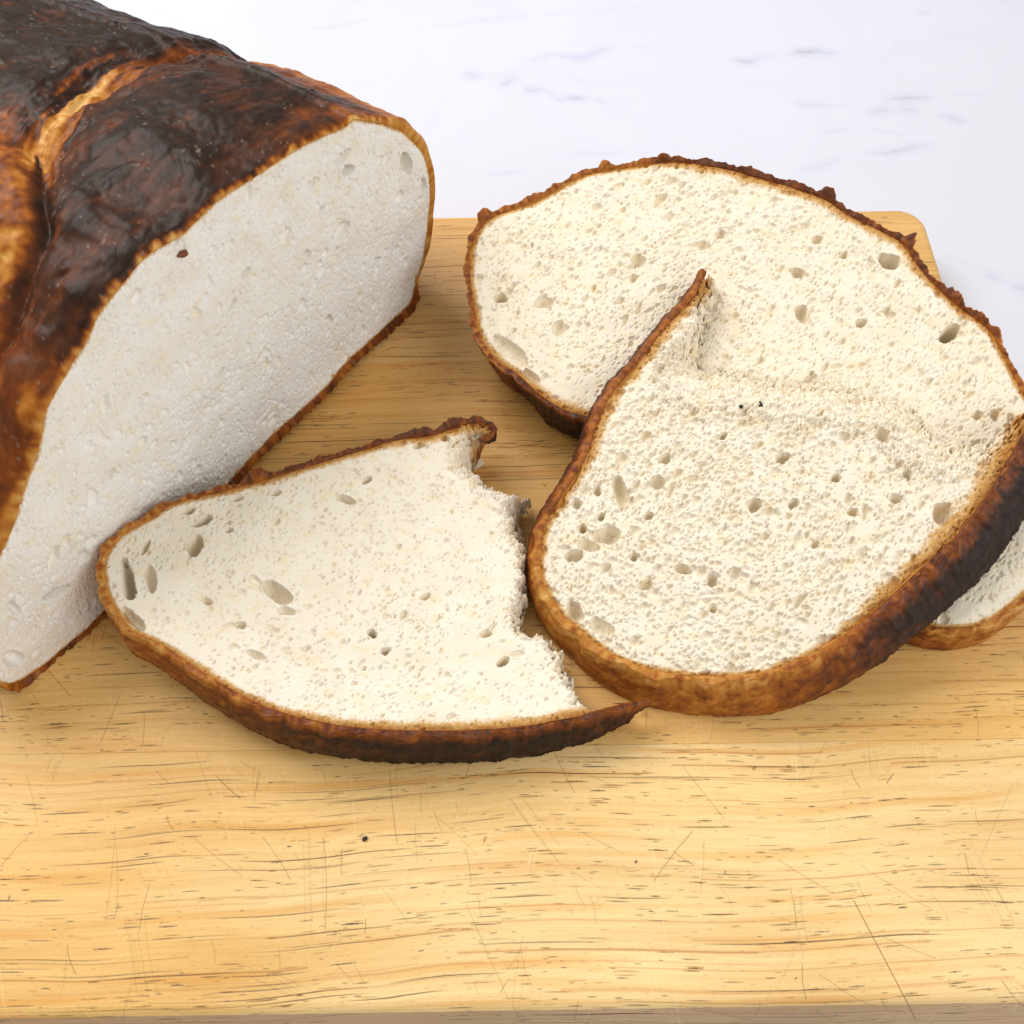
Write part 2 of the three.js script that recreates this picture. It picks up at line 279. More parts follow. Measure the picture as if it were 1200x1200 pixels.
  const cross = (a, b) => {
    if (a > b) [a, b] = [b, a]; const key = a * 2 + (b - a === 1 ? 0 : 1); let id = ex.get(key);
    if (id === undefined) {
      const t = sd[a] / (sd[a] - sd[b]), s = sd[a] > 0 ? a : b; id = pos.length / 3; ex.set(key, id);
      pos.push(u0 + lerp(a % nu, b % nu, t) * h, v0 + lerp(Math.floor(a / nu), Math.floor(b / nu), t) * h, Wt[s]); cl.push(col[3 * s], col[3 * s + 1], col[3 * s + 2]);
    }
    return id;
  };
  for (let j = 0; j < nv - 1; j++) for (let i = 0; i < nu - 1; i++) {
    const a = j * nu + i, c = [a, a + 1, a + nu + 1, a + nu], inn = c.map((q) => sd[q] > 0); if (!(inn[0] || inn[1] || inn[2] || inn[3])) continue;
    const f = []; for (let k = 0; k < 4; k++) { const n = (k + 1) & 3; if (inn[k]) f.push(put(c[k])); if (inn[k] !== inn[n]) f.push(cross(c[k], c[n])); }
    for (let k = 1; k < f.length - 1; k++) idx.push(f[0], f[k], f[k + 1]);
  }
  if (o.bottom) {                                              // the underside, coarser
    const mu = poly.reduce((a, p) => a + p[0], 0) / poly.length, mv = poly.reduce((a, p) => a + p[1], 0) / poly.length, s = new THREE.Shape(poly.filter((_, i) => i % 4 === 0).map((p) => new THREE.Vector2(lerp(mu, p[0], o.under ?? 1), lerp(mv, p[1], o.under ?? 1)))), g = new THREE.ShapeGeometry(s), P = g.attributes.position, I = g.index, at = pos.length / 3;
    for (let i = 0; i < P.count; i++) { pos.push(P.getX(i), P.getY(i), -o.T(P.getX(i), P.getY(i)) + 0.3); cl.push(...o.tone); }
    for (let i = 0; i < I.count; i += 3) idx.push(at + I.getX(i), at + I.getX(i + 2), at + I.getX(i + 1));
  }
  return { pos, cl, idx };
}
function finish({ pos, cl, idx }, map) {
  const P = new Float32Array(pos.length); for (let i = 0; i < pos.length; i += 3) { const q = map(pos[i], pos[i + 1], pos[i + 2]); P[i] = q[0] / 1000; P[i + 1] = q[1] / 1000; P[i + 2] = q[2] / 1000; }
  const g = new THREE.BufferGeometry(); g.setAttribute('position', new THREE.BufferAttribute(P, 3)); g.setAttribute('color', new THREE.BufferAttribute(Float32Array.from(cl), 3)); g.setIndex(new THREE.BufferAttribute(Uint32Array.from(idx), 1)); g.computeVertexNormals(); return g;
}
const flat = (u, v, w) => [u, w, -v];

function normals(run, closed, smooth) {
  const n = run.length, out = [], at = (i) => run[closed ? (i + n) % n : clamp(i, 0, n - 1)];
  for (let i = 0; i < n; i++) { const a = at(i - smooth), b = at(i + smooth), l = Math.hypot(b[0] - a[0], b[1] - a[1]) || 1; out.push([(b[1] - a[1]) / l, -(b[0] - a[0]) / l]); }
  return out;
}
// the crust round a slice: a shell along the run [u, v, burn, thickness, flare] with a lip, a rough side and an inner face
function crustGeometry(o) {
  const run = o.run, closed = o.closed, n = run.length, nm = normals(run, closed, 6), seed = o.seed, pos = [], cl = [], idx = [], tmp = [0, 0, 0];
  const NQ = 46, ring = NQ + 5;
  let s = 0;
  for (let i = 0; i < n; i++) {
    const [u, v, burn, T, fl0] = run[i], [nu, nv] = nm[i]; if (i) s += Math.hypot(u - run[i - 1][0], v - run[i - 1][1]);
    const endd = closed ? 1e9 : Math.min(s, run.step * (n - 1) - s), tp = closed ? 1 : sstep(-2, 10, endd + 1.5 * noise(s / 1.5, 3, seed)), tip = closed ? 0 : sstep(20, 9, endd);
    const ragM = 0.35 + 1.1 * sstep(-0.25, 0.5, fbm(s / 13, 4.4, seed, 2)), rag = 0.7 * fbm(s / 5.5, 1.7, seed, 3) + ragM * (0.12 * noise(s / 1.1, 5.2, seed) + 0.22 * noise(s / 2.7, 9.2, seed)), fl = fl0 * lerp(0.3, 1, tp), lip = lerp(0.5, 1, tp) * Math.max(0.35, (o.lip ?? 1.0) * (1 + 0.9 * fbm(s / 4.5, 9.3, seed, 3))), up = (o.up ?? 0.25) + rag * (0.4 + 0.5 * burn);
    const Tt = T * lerp(0.22, 1, tp) + 0.5 * noise(s / 7, 2.2, seed) + 0.35 * noise(s / 1.7, 8.1, seed);
    let spO = 0, spU = 0; for (const [su, sv, so, sp2, sw] of o.spikes ?? []) { const g = Math.max(0, 1 - Math.hypot(u - su, v - sv) / sw + 0.25 * noise(s / 0.9, 6.6, seed)); if (g > 0) { spO += so * Math.min(1, g * 1.8); spU += sp2 * Math.min(1, g * 1.8); } }
    const key = [[lerp(-0.9, -0.45, tip), lerp(-1.6, -0.9, tip)], [-0.15, -0.45], [0.3 + 0.3 * spO, up * 0.6 + 0.6 * spU], [lip * 0.8 + 0.9 * spO, up + spU], [lip + 0.1 + spO, up - 0.35 + 0.8 * spU], [lerp(lip, fl, 0.25) + 0.35, -0.16 * Tt - 0.2], [lerp(lip, fl, 0.6) + (o.bulge ?? 0.3), -0.45 * Tt], [lerp(lip, fl, 0.9) + 0.4, -0.78 * Tt], [fl, -0.97 * Tt], [fl - 1.2, -1.02 * Tt]];
    const q0 = pos.length / 3; void q0;
    for (let k = 0; k <= NQ; k++) {
      const x = k / NQ * (key.length - 1), b = Math.min(key.length - 2, Math.floor(x)), t = x - b, K = (j, c) => key[clamp(j, 0, key.length - 1)][c];
      const sp = (c) => 0.5 * (2 * K(b, c) + (K(b + 1, c) - K(b - 1, c)) * t + (2 * K(b - 1, c) - 5 * K(b, c) + 4 * K(b + 1, c) - K(b + 2, c)) * t * t + (3 * K(b, c) - K(b - 1, c) - 3 * K(b + 1, c) + K(b + 2, c)) * t * t * t);
      let off = sp(0), w = sp(1); const q = k / NQ, side = sstep(0.28, 0.42, q) * (1 - sstep(0.9, 1, q)), lipE = sstep(0.1, 0.3, q) * (1 - side);
      const fib = ridge(s / 7, w / 1.1, seed + 1, 2), lump = fbm(s / 5, w / 3.2, seed + 2, 3), fine = noise(s / 0.7, w / 0.7, seed + 3), crag = fbm(s / 1.5, w / 0.95, seed + 4, 3);
      const ro = 0.2 + 0.9 * burn, cragL = fbm(s / 1.7, q * 11, seed + 14, 3);
      off += side * ro * (0.6 * lump + 0.36 * fib + 0.42 * crag + 0.14 * fine) + lipE * ro * ragM * (0.5 * cragL + 0.14 * fine); w += lipE * ro * ragM * 0.4 * cragL;
      pos.push(u + nu * off, v + nv * off, w);
      const downmm = Math.max(0, -w - 0.2);
      let bb = burn * lerp(0.55, 1, sstep(0.2, 3.0, downmm + 0.9 * crag)) + 0.22 * lump + 0.12 * fib * burn + 0.16 * crag + 0.07 * fine;
      bb = lerp(bb, 0.16 + (o.lipBurn ?? 0.45) * burn + 0.3 * crag + 0.1 * fine, lipE * 0.8); if (q < 0.12) bb = lerp(0.2, 0.55 + 0.3 * crag, tip);
      if (o.pale) bb -= o.pale(s, w, T) ;
      bb += 0.22 * sstep(0.25, 0.8, fbm(s / 9, w / 5, seed + 8, 2)) - 0.2 * sstep(0.3, 0.8, fbm(s / 6, w / 4, seed + 9, 2));
      crustColour(bb, tmp, 0); const g = 1 + 0.14 * fine; cl.push(tmp[0] * g, tmp[1] * g, tmp[2] * g);
    }
    const th = lerp(1.6, 0.5, tip), cg = 0.35 * fbm(s / 1.5, 2.5, seed + 6, 2) * tip, tc = lerp(0.5, 1, clamp(0.5 + noise(s / 0.8, 1, seed + 7)));
    for (const [a, b] of [[fl - 0.8 - th, -0.97 * Tt], [fl * 0.6 - 0.4 - th, -0.8 * Tt], [-th + cg, -0.5 * Tt], [-th + cg, -Math.min(2.6, 0.35 * Tt)]]) { pos.push(u + nu * a, v + nv * a, b); cl.push(lerp(0.72, 0.22 * tc, tip), lerp(0.58, 0.085 * tc, tip), lerp(0.36, 0.025 * tc, tip)); }
  }
  const m = closed ? n : n - 1;
  for (let i = 0; i < m; i++) for (let k = 0; k < ring; k++) { const a = i * ring + k, b = i * ring + (k + 1) % ring, c = ((i + 1) % n) * ring + k, d = ((i + 1) % n) * ring + (k + 1) % ring; idx.push(a, b, c, b, d, c); }
  if (!closed) for (const [i, f] of [[0, 1], [n - 1, 0]]) { let cu = [0, 0, 0]; for (let k = 0; k < ring; k++) for (let c = 0; c < 3; c++) cu[c] += pos[(i * ring + k) * 3 + c] / ring; const id = pos.length / 3; pos.push(...cu); cl.push(0.3, 0.14, 0.05); for (let k = 0; k < ring; k++) { const a = i * ring + k, b = i * ring + (k + 1) % ring; if (f) idx.push(id, b, a); else idx.push(id, a, b); } }
  return { pos, cl, idx };
}
const withParam = (pts, keys) => {                             // burn, thickness and flare along a run, from keys [fraction of the points, burn, thickness, flare]
  const n = pts.length - 1;
  return pts.map(([u, v], i) => { const f = i / n; let k = 0; while (k < keys.length - 2 && keys[k + 1][0] < f) k++; const a = keys[k], b = keys[k + 1], t = clamp((f - a[0]) / (b[0] - a[0])); return [u, v, lerp(a[1], b[1], t), lerp(a[2], b[2], t), lerp(a[3], b[3], t)]; });
};
const jagged = (pts, seed, amp) => { const c = curve(pts, false, 0.4); return c.map((p, i) => { const e = Math.min(1, i / 6, (c.length - 1 - i) / 6); return [p[0] + e * amp * noise(i / 5, 1, seed), p[1] + e * amp * noise(i / 5, 4, seed)]; }); };

// ---------------------------------------------------------------- the whole slice that lies at the back
{
  const O = [0.06, 0.0307, -0.05], N = [-0.1086, 0.9649, 0.2393], s = framed('bread_slice', O, [0.9937, 0.1119, 0], N);
  tag(s, 'large whole bread slice lying underneath, its far crust overhanging the marble edge of the board', 'bread slice', 'bread slices on the board');
  const T = (u, v) => Math.max(3, (30.7 + 111.9 * u / 1000 + 237.8 * v / 1000) / 0.9649 - 0.4);
  const rim = [[-66.1, -9.3], [-59.6, -15], [-52.4, -23.1], [-45.7, -28.3], [-38.4, -31.6], [-29.2, -39.8], [-13.4, -52.8], [8.4, -68.2], [29.1, -84.1], [44.8, -97.2], [53.1, -99.8], [61.8, -99], [69, -94.9], [75.8, -89.2], [83.2, -76.2], [86.4, -59.7], [85.9, -44.7], [82.1, -31.1], [79.5, -20.3], [77.4, -13.9], [72, -7.9], [67.3, -1.9], [62, 6.7], [58.1, 16], [53.6, 20], [43.5, 27.9], [38.5, 33.2], [27.9, 39.6], [11.3, 47.4], [-5.9, 53], [-17.8, 52.9], [-34.7, 51.6], [-50.1, 44.7], [-65.9, 38.9], [-71.6, 30.6], [-72.7, 19.1], [-70.6, 0.5]];
  const shrunk = rim.map(([u, v]) => [u * 0.985, v * 0.985]);
  const keys = [[0, 0.55], [0.06, 0.85], [0.12, 0.95], [0.2, 0.6], [0.3, 0.3], [0.38, 0.3], [0.46, 0.45], [0.55, 0.72], [0.64, 0.75], [0.72, 0.8], [0.80, 0.85], [0.84, 0.42], [0.9, 0.5], [0.96, 0.55], [1, 0.5]].map((k) => [...k, 0, 0]);
  const run = curve(withParam(shrunk, keys).map((p) => { const t = T(p[0], p[1]); return [p[0], p[1], p[2], t, p[2] > 0.7 && p[1] < 0 ? 0.2 : p[1] < -60 ? 3.5 : -1.5]; }), true, 0.4);
  const holes = [[52.7, 10.6, 3.1, 2.4, -0.5, 5], [65.6, -14.3, 3.6, 1.8, 0.6, 6], [26, 9.8, 2, 1.4, -0.5, 2.2], [25.6, -4, 1.8, 3.2, 0.35, 2.4], [-62.7, 10.6, 1.9, 1.6, 0, 3.2], [-49.6, 7.5, 3, 1.6, 0.2, 1.8], [-59.9, -8.5, 6.5, 2.4, -0.9, 2.2], [-45.4, -1.5, 1.8, 2.6, 0.3, 1.6], [-20.2, 18.9, 1.9, 2.2, 0, 1.8], [-22.2, 13.3, 1.2, 1, 0, 1.2], [41.9, -8.4, 1.6, 1.2, 0.3, 2], [67.3, -48.1, 1.2, 1, 0.4, 1.5], [69.1, -39.9, 1.3, 1, 0, 1.5], [73.6, -40.3, 1.2, 1.7, 0, 2], [67.9, -51.2, 0.9, 1.4, 0, 1.5], [77.5, -41.4, 0.9, 1.4, 0, 1.4], [-55.1, -16, 4, 1.6, -0.7, 1.6], [5, 25, 1.6, 1.3, 0.4, 1.5], [33, 20, 1.5, 1.2, 0.2, 1.6], [40, 14, 1.4, 1, 0.7, 1.5], [60, -75, 2, 1, 0.4, 1.4]];
  mesh('crumb', finish(crumbGeometry({ seed: 301, h: 0.28, crust: run.map((p) => p.slice(0, 3)).concat([run[0].slice(0, 3)]), holes, rough: 0.5, tone: [0.88, 0.785, 0.625], pores: [[3.5, 0.7, 2.0, 1.1], [11, 0.4, 0.9, 1.3], [75, 0.22, 0.45, 1.7]], T, bottom: true, under: 0.94, toast: 0.9, swirl: (u, v) => Math.atan2(v, u * 0.5) + 1.57 }), flat), crumbMat, s);
  run.step = 0.4;
  mesh('crust', finish(crustGeometry({ run, closed: true, seed: 71, lip: 1.25, up: 0.35, lipBurn: 0.78, spikes: [[59, 16.5, 2.6, 1.6, 3], [-66, 39, 1.8, 1.4, 3], [-28, 52, 0.9, 0.8, 2], [37, 34, 1.6, 1.2, 3], [69, -3, 1.2, 1.4, 4], [-71, 3, 1.6, 0.5, 1.6], [-10, 52.5, 0.8, 1, 2], [75, -10, 1, 1, 3], [14, 46, 0.7, 0.8, 2.5]] }), flat), crustMat, s);
}
// ---------------------------------------------------------------- the torn slice that leans on it
{
  const s = framed('bread_slice', [0.07, 0.0308, 0], [0.9884, 0.1516, 0], [-0.1485, 0.9678, 0.2031]);
  tag(s, 'bread slice leaning on top of the large one, with two black specks on its crumb', 'bread slice', 'bread slices on the board');
  const rim = [[-11.3, 57.7], [-14.8, 50], [-21, 43.8], [-27.2, 36.8], [-33.2, 29.9], [-40.9, 21.7], [-45.6, 13.3], [-49.9, 2.6], [-57.5, -8.2], [-60.9, -13.4], [-63.1, -19.3], [-64.2, -26.7], [-63.2, -33], [-59.5, -40.6], [-54, -46.3], [-48.6, -51.5], [-41, -56.1], [-32.2, -58.8], [-21.4, -60.4], [-10.4, -60.4], [-1.5, -58.3], [7.9, -54.4], [16.1, -49.4], [24.6, -43.2], [33.3, -36.4], [42, -29.7], [48.7, -22.9], [54.4, -16.2], [59.5, -9.4], [66, -1], [72, 7]];
  const torn = [[72, 7], [66, 5], [60, 0], [54.2, -1.8], [46.2, 1.6], [42, 8.6], [35.2, 14.5], [26.8, 18.2], [19.5, 22.2], [9.2, 22.5], [0.3, 25.7], [-8.7, 28.5], [-14.5, 29], [-15.5, 34], [-13.5, 40], [-11.5, 46], [-9.6, 52], [-9.2, 56], [-11.3, 57.7]];
  const keys = [[0, 0.75, 6, 2.2], [0.08, 0.72, 9, 4.5], [0.25, 0.72, 11, 5], [0.33, 0.5, 11.5, 5], [0.42, 0.3, 12, 5], [0.52, 0.36, 13.5, 7], [0.62, 0.36, 14.5, 8], [0.7, 0.58, 13.5, 9], [0.77, 0.88, 12, 10.5], [0.84, 1.0, 12, 11], [1, 0.98, 11, 11]];
  const run = curve(withParam(rim, keys), false, 0.4); run.step = run.total / (run.length - 1);
  const T = (u, v) => lerp(9.5, 14, sstep(10, -50, v));
  const holes = [[-40.9, -8.7, 1.7, 4.6, 0.12, 2.6], [-45.6, -20.5, 3.4, 2.4, -0.2, 2.6], [-50.8, -22.9, 2.8, 1.5, -0.4, 2], [-55.1, -25.4, 2.6, 1.6, -0.1, 3], [-55.7, -40.7, 1.7, 2.8, 0.5, 2.6], [-49, -45.4, 3.4, 1.8, -0.8, 2], [-31, -6.5, 1.7, 1.8, 0, 2.2], [-28.3, 0.3, 1.6, 1.3, 0.4, 2.2], [-5.9, -15.7, 2.1, 1.5, 0.3, 2.4], [2.8, -3.2, 1.8, 1.3, 0.3, 2.4], [29.6, 0.6, 2.1, 2, 0.3, 2.8], [40.7, -22.8, 2.6, 3.2, -0.5, 3], [15.8, -10.2, 1.3, 1.1, 0, 2], [-26.6, -31.6, 2.3, 1.2, -0.3, 2.2], [-19.3, -35.3, 1.3, 1.7, 0.3, 2.4], [-36.5, -34.9, 1.8, 1.2, 0.2, 1.6], [-47.3, -7.3, 1, 1.6, 0.2, 2], [-53.2, -10.4, 1.2, 1.6, 0.4, 2], [-34.2, -16, 1.4, 1, 0.3, 1.8], [-54.6, -2.7, 6.5, 1.7, 1.05, 2.8], [29.9, -17.7, 1.4, 1.2, 0, 1.7], [4, -16.2, 1.5, 1, 0.5, 1.8], [18.7, -20.1, 1.4, 1.1, 0, 1.8], [-49.5, 8.1, 4.6, 1.2, 1.15, 3.2], [-46.8, -14.8, 0.9, 1, 0, 2], [-52.2, -17.8, 1, 1.2, 0, 2.2], [-12, 5, 1.3, 0.8, 0.9, 2], [34, -11, 1.1, 1.4, 0.3, 2], [-20, -43, 1.1, 0.8, 0, 1.6], [8, -28, 1.2, 0.9, 0.5, 1.6], [-39, -27, 1.3, 0.9, 0.2, 1.6]];
  mesh('crumb', finish(crumbGeometry({ seed: 402, h: 0.25, crust: run.map((p) => p.slice(0, 3)), torn: jagged(torn, 4, 1.2), holes, rough: 0.48, tone: [0.88, 0.79, 0.635], pores: [[8, 0.7, 2.0, 1.2], [20, 0.4, 1.0, 1.4], [90, 0.24, 0.48, 1.8]], T, tornL: (u, v) => lerp(lerp(20, 12, sstep(35, 55, u)), 4.5, sstep(22, 42, v)), bottom: true, toast: 1.3, dens: (u, v) => 0.25 * sstep(20, -30, u) - 0.5 * sstep(2, 22, v + 0.2 * u), swirl: (u, v) => Math.atan2(v + 20, (u + 10) * 0.7) + 1.57 }), flat), crumbMat, s);
  mesh('crust', finish(crustGeometry({ run, closed: false, seed: 91, lip: 1.4, up: 0.3, bulge: 0.5 }), flat), crustMat, s);
}
// ---------------------------------------------------------------- the torn half slice in front
{
  const s = framed('bread_slice', [-0.045, 0.019, 0.03], [0.995, -0.0995, 0], [0.0995, 0.9946, 0.0298]);
  tag(s, 'torn half slice of bread lying in front, its ragged white tear facing the others', 'bread slice', 'bread slices on the board');
  const rim = [[36, 45], [39.6, 47.6], [36, 50.6], [28.3, 48], [21.2, 45], [13, 43.5], [3.8, 39.7], [-6.9, 35.4], [-19.6, 29.8], [-28.5, 26.1], [-38.4, 22.6], [-46.9, 19.1], [-52.5, 14.6], [-58.2, 10], [-61.1, 4.3], [-61.4, -0.2], [-58.9, -8], [-54.4, -14.5], [-51, -17.7], [-44.6, -20.7], [-38.2, -24.4], [-30.5, -29.4], [-21.6, -34.3], [-12.9, -37.9], [-1.1, -40.7], [10.8, -41.9], [22.7, -42.1], [34.5, -41.7], [46.6, -40.6], [59, -38.2], [68.9, -35.5], [80, -32.2]];
  const torn = [[80, -32.2], [70.3, -34], [64.6, -32.9], [61.7, -29.7], [59.5, -23.3], [57.7, -18.6], [53.3, -13.9], [48.6, -13.8], [47.8, -10], [49, -4.5], [49.9, 4.2], [50.7, 10.3], [49.4, 14.7], [48.2, 19.3], [49.1, 25.6], [51.8, 30.5], [47.7, 29.5], [42.1, 30.9], [38, 33.9], [33.8, 39.4], [36, 45]];
  const keys = [[0, 0.98, 7, 0.8], [0.1, 0.95, 9, 1], [0.25, 0.85, 10, 1], [0.36, 0.5, 11, 1], [0.45, 0.25, 12, 1.4], [0.55, 0.36, 13, 1.8], [0.66, 0.5, 14, 2.8], [0.75, 0.72, 14.5, 3.5], [0.82, 0.92, 14, 4], [0.93, 0.95, 12.5, 4], [1, 0.75, 9, 2.5]];
  const run = curve(withParam(rim, keys), false, 0.4); run.step = run.total / (run.length - 1);
  const T = (u, v) => Math.min(14, (19 - 0.1 * u + 0.03 * v) / 0.9946 - 0.4);
  const holes = [[-16.5, -6.1, 4.6, 2.2, -0.6, 3.6], [-13.6, -11.1, 2.2, 1, -0.2, 1.6], [-39.2, 6.9, 1.9, 2.9, -0.1, 3.8], [-38.2, 14.4, 2.9, 1.1, 0.65, 3.6], [-54.8, -3.7, 1.5, 5.5, 0.3, 5], [-49.3, -2.8, 1.3, 3.8, 0.25, 2.6], [8.8, -16.9, 1.5, 0.8, -0.7, 3], [12.1, -21.5, 1, 0.9, 0, 2], [42.5, -23.5, 1.9, 1, 0.6, 2.4], [-0.9, 22.9, 2.8, 1, -0.4, 2.2], [-42.2, 17.1, 1.4, 1, 0.4, 2.4], [4.6, 29.2, 1.6, 0.9, 0.8, 2], [-24.8, -15.3, 1.3, 0.9, -0.4, 1.6], [-20.1, -23.5, 2.8, 0.8, -0.4, 1.4], [-51.6, -14.6, 4.6, 1.2, -0.75, 2.4], [-34, -9, 1.4, 0.8, -0.5, 1.5], [-31, 12, 0.9, 0.7, 0, 1.6], [18.5, 41.5, 1.5, 0.9, 0.3, 1.6], [26, 44.5, 1.2, 0.9, 0.2, 1.6], [-20, 24, 1.4, 0.8, 0.3, 1.6], [-30, 22, 1.5, 0.7, 0.4, 1.5], [-52, 6, 0.8, 2.2, -0.2, 1.8], [38, -16, 1.6, 1, 0.4, 1.6], [22, -6, 1.4, 0.7, 0.4, 1.2]];
  mesh('crumb', finish(crumbGeometry({ seed: 503, h: 0.25, crust: run.map((p) => p.slice(0, 3)), torn: jagged(torn, 9, 0.8), holes, rough: 0.5, tone: [0.89, 0.805, 0.66], pores: [[1.6, 0.6, 1.6, 1.2], [5, 0.35, 0.8, 1.5], [55, 0.2, 0.4, 2.0]], T, tornL: (u, v) => lerp(4.5, 8, sstep(4, 14, v)), bottom: true, under: 0.95, toast: 0.55, dens: (u, v) => -0.35 * sstep(10, 45, u), swirl: (u, v) => Math.atan2(v - 2, u * 0.4 + 6) + 1.57 }), flat), crumbMat, s);
  mesh('crust', finish(crustGeometry({ run, closed: false, seed: 55, lip: 1.3, up: 0.35, bulge: 0.55, lipBurn: 0.62, spikes: [[-24, 27, 1.6, 1.6, 3.5], [20, 44, 0.6, 1, 4], [30, 48, 0.8, 1, 4]] }), flat), crustMat, s);
}
// ---------------------------------------------------------------- the loaf
{
  const lf = framed('bread_loaf', [-0.0822, 0, -0.0106], [0.5868, 0, -0.8097], [0, 1, 0]);   // local z: out of the cut face
  tag(lf, 'large dark crusted bread loaf with its cut white face towards the slices', 'bread loaf');
  const cL = Math.cos(5 * Math.PI / 180), sL = Math.sin(5 * Math.PI / 180);
  const rim = [[-82.5, 6], [-74, 1], [-64.5, 1], [-53.5, 1], [-27.8, 2.4], [2.4, 4.2], [14.8, 4.2], [28.5, 4.3], [42.8, 4.3], [55.9, 4.3], [70.2, 3.4], [82.2, 2.6], [87.3, 4], [94, 12.4], [99.3, 21], [102.1, 29], [104.6, 39.8], [102.6, 51.2], [98.3, 60.2], [91.3, 67.8], [80.7, 76.3], [75.4, 76.9], [55.6, 82.2], [43.5, 83.6], [31, 85.5], [22, 85.2], [15.4, 84.7], [6.1, 86], [-1.8, 84.4], [-9.8, 82.6], [-17.9, 77.9], [-22.1, 76.5], [-34.4, 71], [-41.1, 62.7], [-52.9, 53.5], [-62.1, 47.3], [-71, 42.1], [-78.9, 32.9], [-84.5, 20.2]];
  const bk = rim.map(([u, v]) => (v < 8 ? 0.8 : u > 95 ? 0.3 : v > 60 ? 0.5 : 0.35));
  const run = curve(rim.map((p, i) => [p[0], p[1], bk[i] * 0.8]), true, 0.5), n = run.length, nm = normals(run, true, 8);
  const holes = [[95.1, 52.8, 1.9, 3.6, 0.1, 3], [73.2, 64.5, 2.4, 1.2, -0.4, 2.4], [72.6, 69.2, 3, 1, 0.2, 1.6], [64.6, 49.7, 3.2, 1.8, 0.2, 1.3], [30, 61.2, 1.6, 1, 0, 1.4], [22, 56.5, 1.7, 1, 0.2, 1.4], [50.7, 25.8, 1.4, 2.2, 0.3, 1.6], [60.3, 69.1, 2.2, 0.7, 0, 1.2], [-58.3, 21.3, 3.4, 1.2, -0.6, 2.2], [-68.6, 27.9, 0.9, 2.6, 0, 1.6], [50.3, 51.3, 1.4, 1.6, 0, 1.3], [101, 40, 1.2, 3, 0, 1.6], [-13.2, 52.7, 2.4, 1, 0.2, 1], [-77.2, 13.7, 2, 4, 0.2, 1.8], [-30, 40, 2, 1, 0.3, 1], [10, 40, 1.8, 0.8, 0.4, 1], [75, 30, 1.2, 1.4, 0, 1.2], [60, 60, 1.6, 0.9, 0.4, 1.2], [-45, 12, 1, 1.6, 0, 1]];
  const faceW = (u, v) => -3.5 * Math.pow(clamp((-38 - u) / 48) * clamp((34 - v) / 34), 1.3) + 1.2 * fbm(u / 30, v / 30, 2.2, 2);
  const face = (u, v, w) => [u, v * cL + w * sL, -v * sL + w * cL];
  mesh('crumb', finish(crumbGeometry({ seed: 604, h: 0.28, crust: run.concat([run[0]]), holes, rough: 0.42, tone: [0.88, 0.85, 0.79], pores: [[2, 0.8, 2.4, 0.8], [9, 0.4, 1.0, 1.2], [90, 0.24, 0.5, 1.6]], T: () => 5, toast: 0.3, shape: faceW, swirl: () => 0.9 }), face), crumbMat, lf);
  // crust: out from the rim of the cut face and back along the loaf
  const ds = [-0.9, -0.5, 0, 0.25, 0.5]; for (let d = 0.9; d < 75; d += 0.5) ds.push(d); for (let d = 75; d < 150; d += 0.8) ds.push(d); for (let d = 150; d <= 192; d += 2) ds.push(d);
  const CR = [[-85, 17], [-28, 19.5], [-13, 22.5], [-1, 28.5], [9, 41], [17, 51], [38, 60], [60, 64], [85, 61], [110, 60]];
  const creaseAt = (u) => { let k = 0; while (k < CR.length - 2 && CR[k + 1][0] < u) k++; return lerp(CR[k][1], CR[k + 1][1], clamp((u - CR[k][0]) / (CR[k + 1][0] - CR[k][0]))); };
  const cu = 10, cv = 26, pos = [], cl = [], idx = [], tmp = [0, 0, 0], m = ds.length; let s = 0;
  for (let i = 0; i < n; i++) {
    const [u, v] = run[i]; if (i) s += Math.hypot(u - run[i - 1][0], v - run[i - 1][1]);
    const [nu, nv] = nm[i], bottom = sstep(9, 3, v), crease = creaseAt(u) + 1.6 * noise(s / 12, 2.2, 5);
    const dent = faceW(u, v);
    for (let k = 0; k < m; k++) {
      const d = ds[k], e = d - crease, dd = Math.max(d, 0), top = sstep(10, 30, v);
      const band = sstep(5, 18, u), right = sstep(84, 100, u);
      const kk = 1 + top * (0.045 * (1 - 0.8 * sstep(55, 92, u)) * Math.sin(Math.PI * clamp(dd / crease)) ** 0.8 - (0.035 + 0.02 * band) * gauss(e, 3.5 + 5 * band) - 0.05 * sstep(0, 45, e) * band + (0.06 + 0.03 * (1 - band)) * (1 - 0.75 * sstep(25, 75, u)) * Math.sin(Math.PI * clamp(e / 75)) ** 0.8) + 0.024 * right * sstep(62, 45, v) * sstep(0, 9, dd) - 0.0004 * dd - 0.9 * Math.pow(clamp((d - 145) / 47), 2.2);
      const fl = fbm(u / 13, v / 13, d / 13, 3), wr = ridge(u / 7 + fl, v / 7, d / 5, 2), bl = fbm(u / 2.6, v / 2.6, d / 2.6 + 40, 2), fi = noise(u / 0.9, v / 0.9, d / 0.9), crk = Math.pow(clamp(1 - 5 * Math.abs(noise(u / 10 + 0.5 * fl, v / 10, d / 6 + 9))), 2);
      const lipE = sstep(-0.5, 1.2, d), cr = gauss(e, 9) * band;
      let off = (d < -0.7 ? -0.9 : d < 0 ? -0.4 : 0.35 * sstep(0, 1, d) * 2) + lipE * (0.9 * fl + (0.06 * wr + 0.13 * bl + 0.06 * fi - 0.15 * crk) * lerp(0.35, 1, sstep(0.5, 4, d))) * (1 + 0.8 * cr) + 0.2 * noise(s / 3, 3.3, 1) * lipE;
      off += cr * (1.3 * ridge(e / 5, s / 22, 4.4, 2)) + lipE * 0.5 * sstep(0.55, 0.75, noise(u / 5, v / 5, d / 5 + 70));
      off += 2.3 * right * sstep(-0.5, 0.2, d) * sstep(6, 14, v); if (bottom > 0) off = lerp(off, d < 0 ? 0 : 2.6 + 1.4 * fbm(s / 2.2, d / 2.2, 9, 3), bottom);
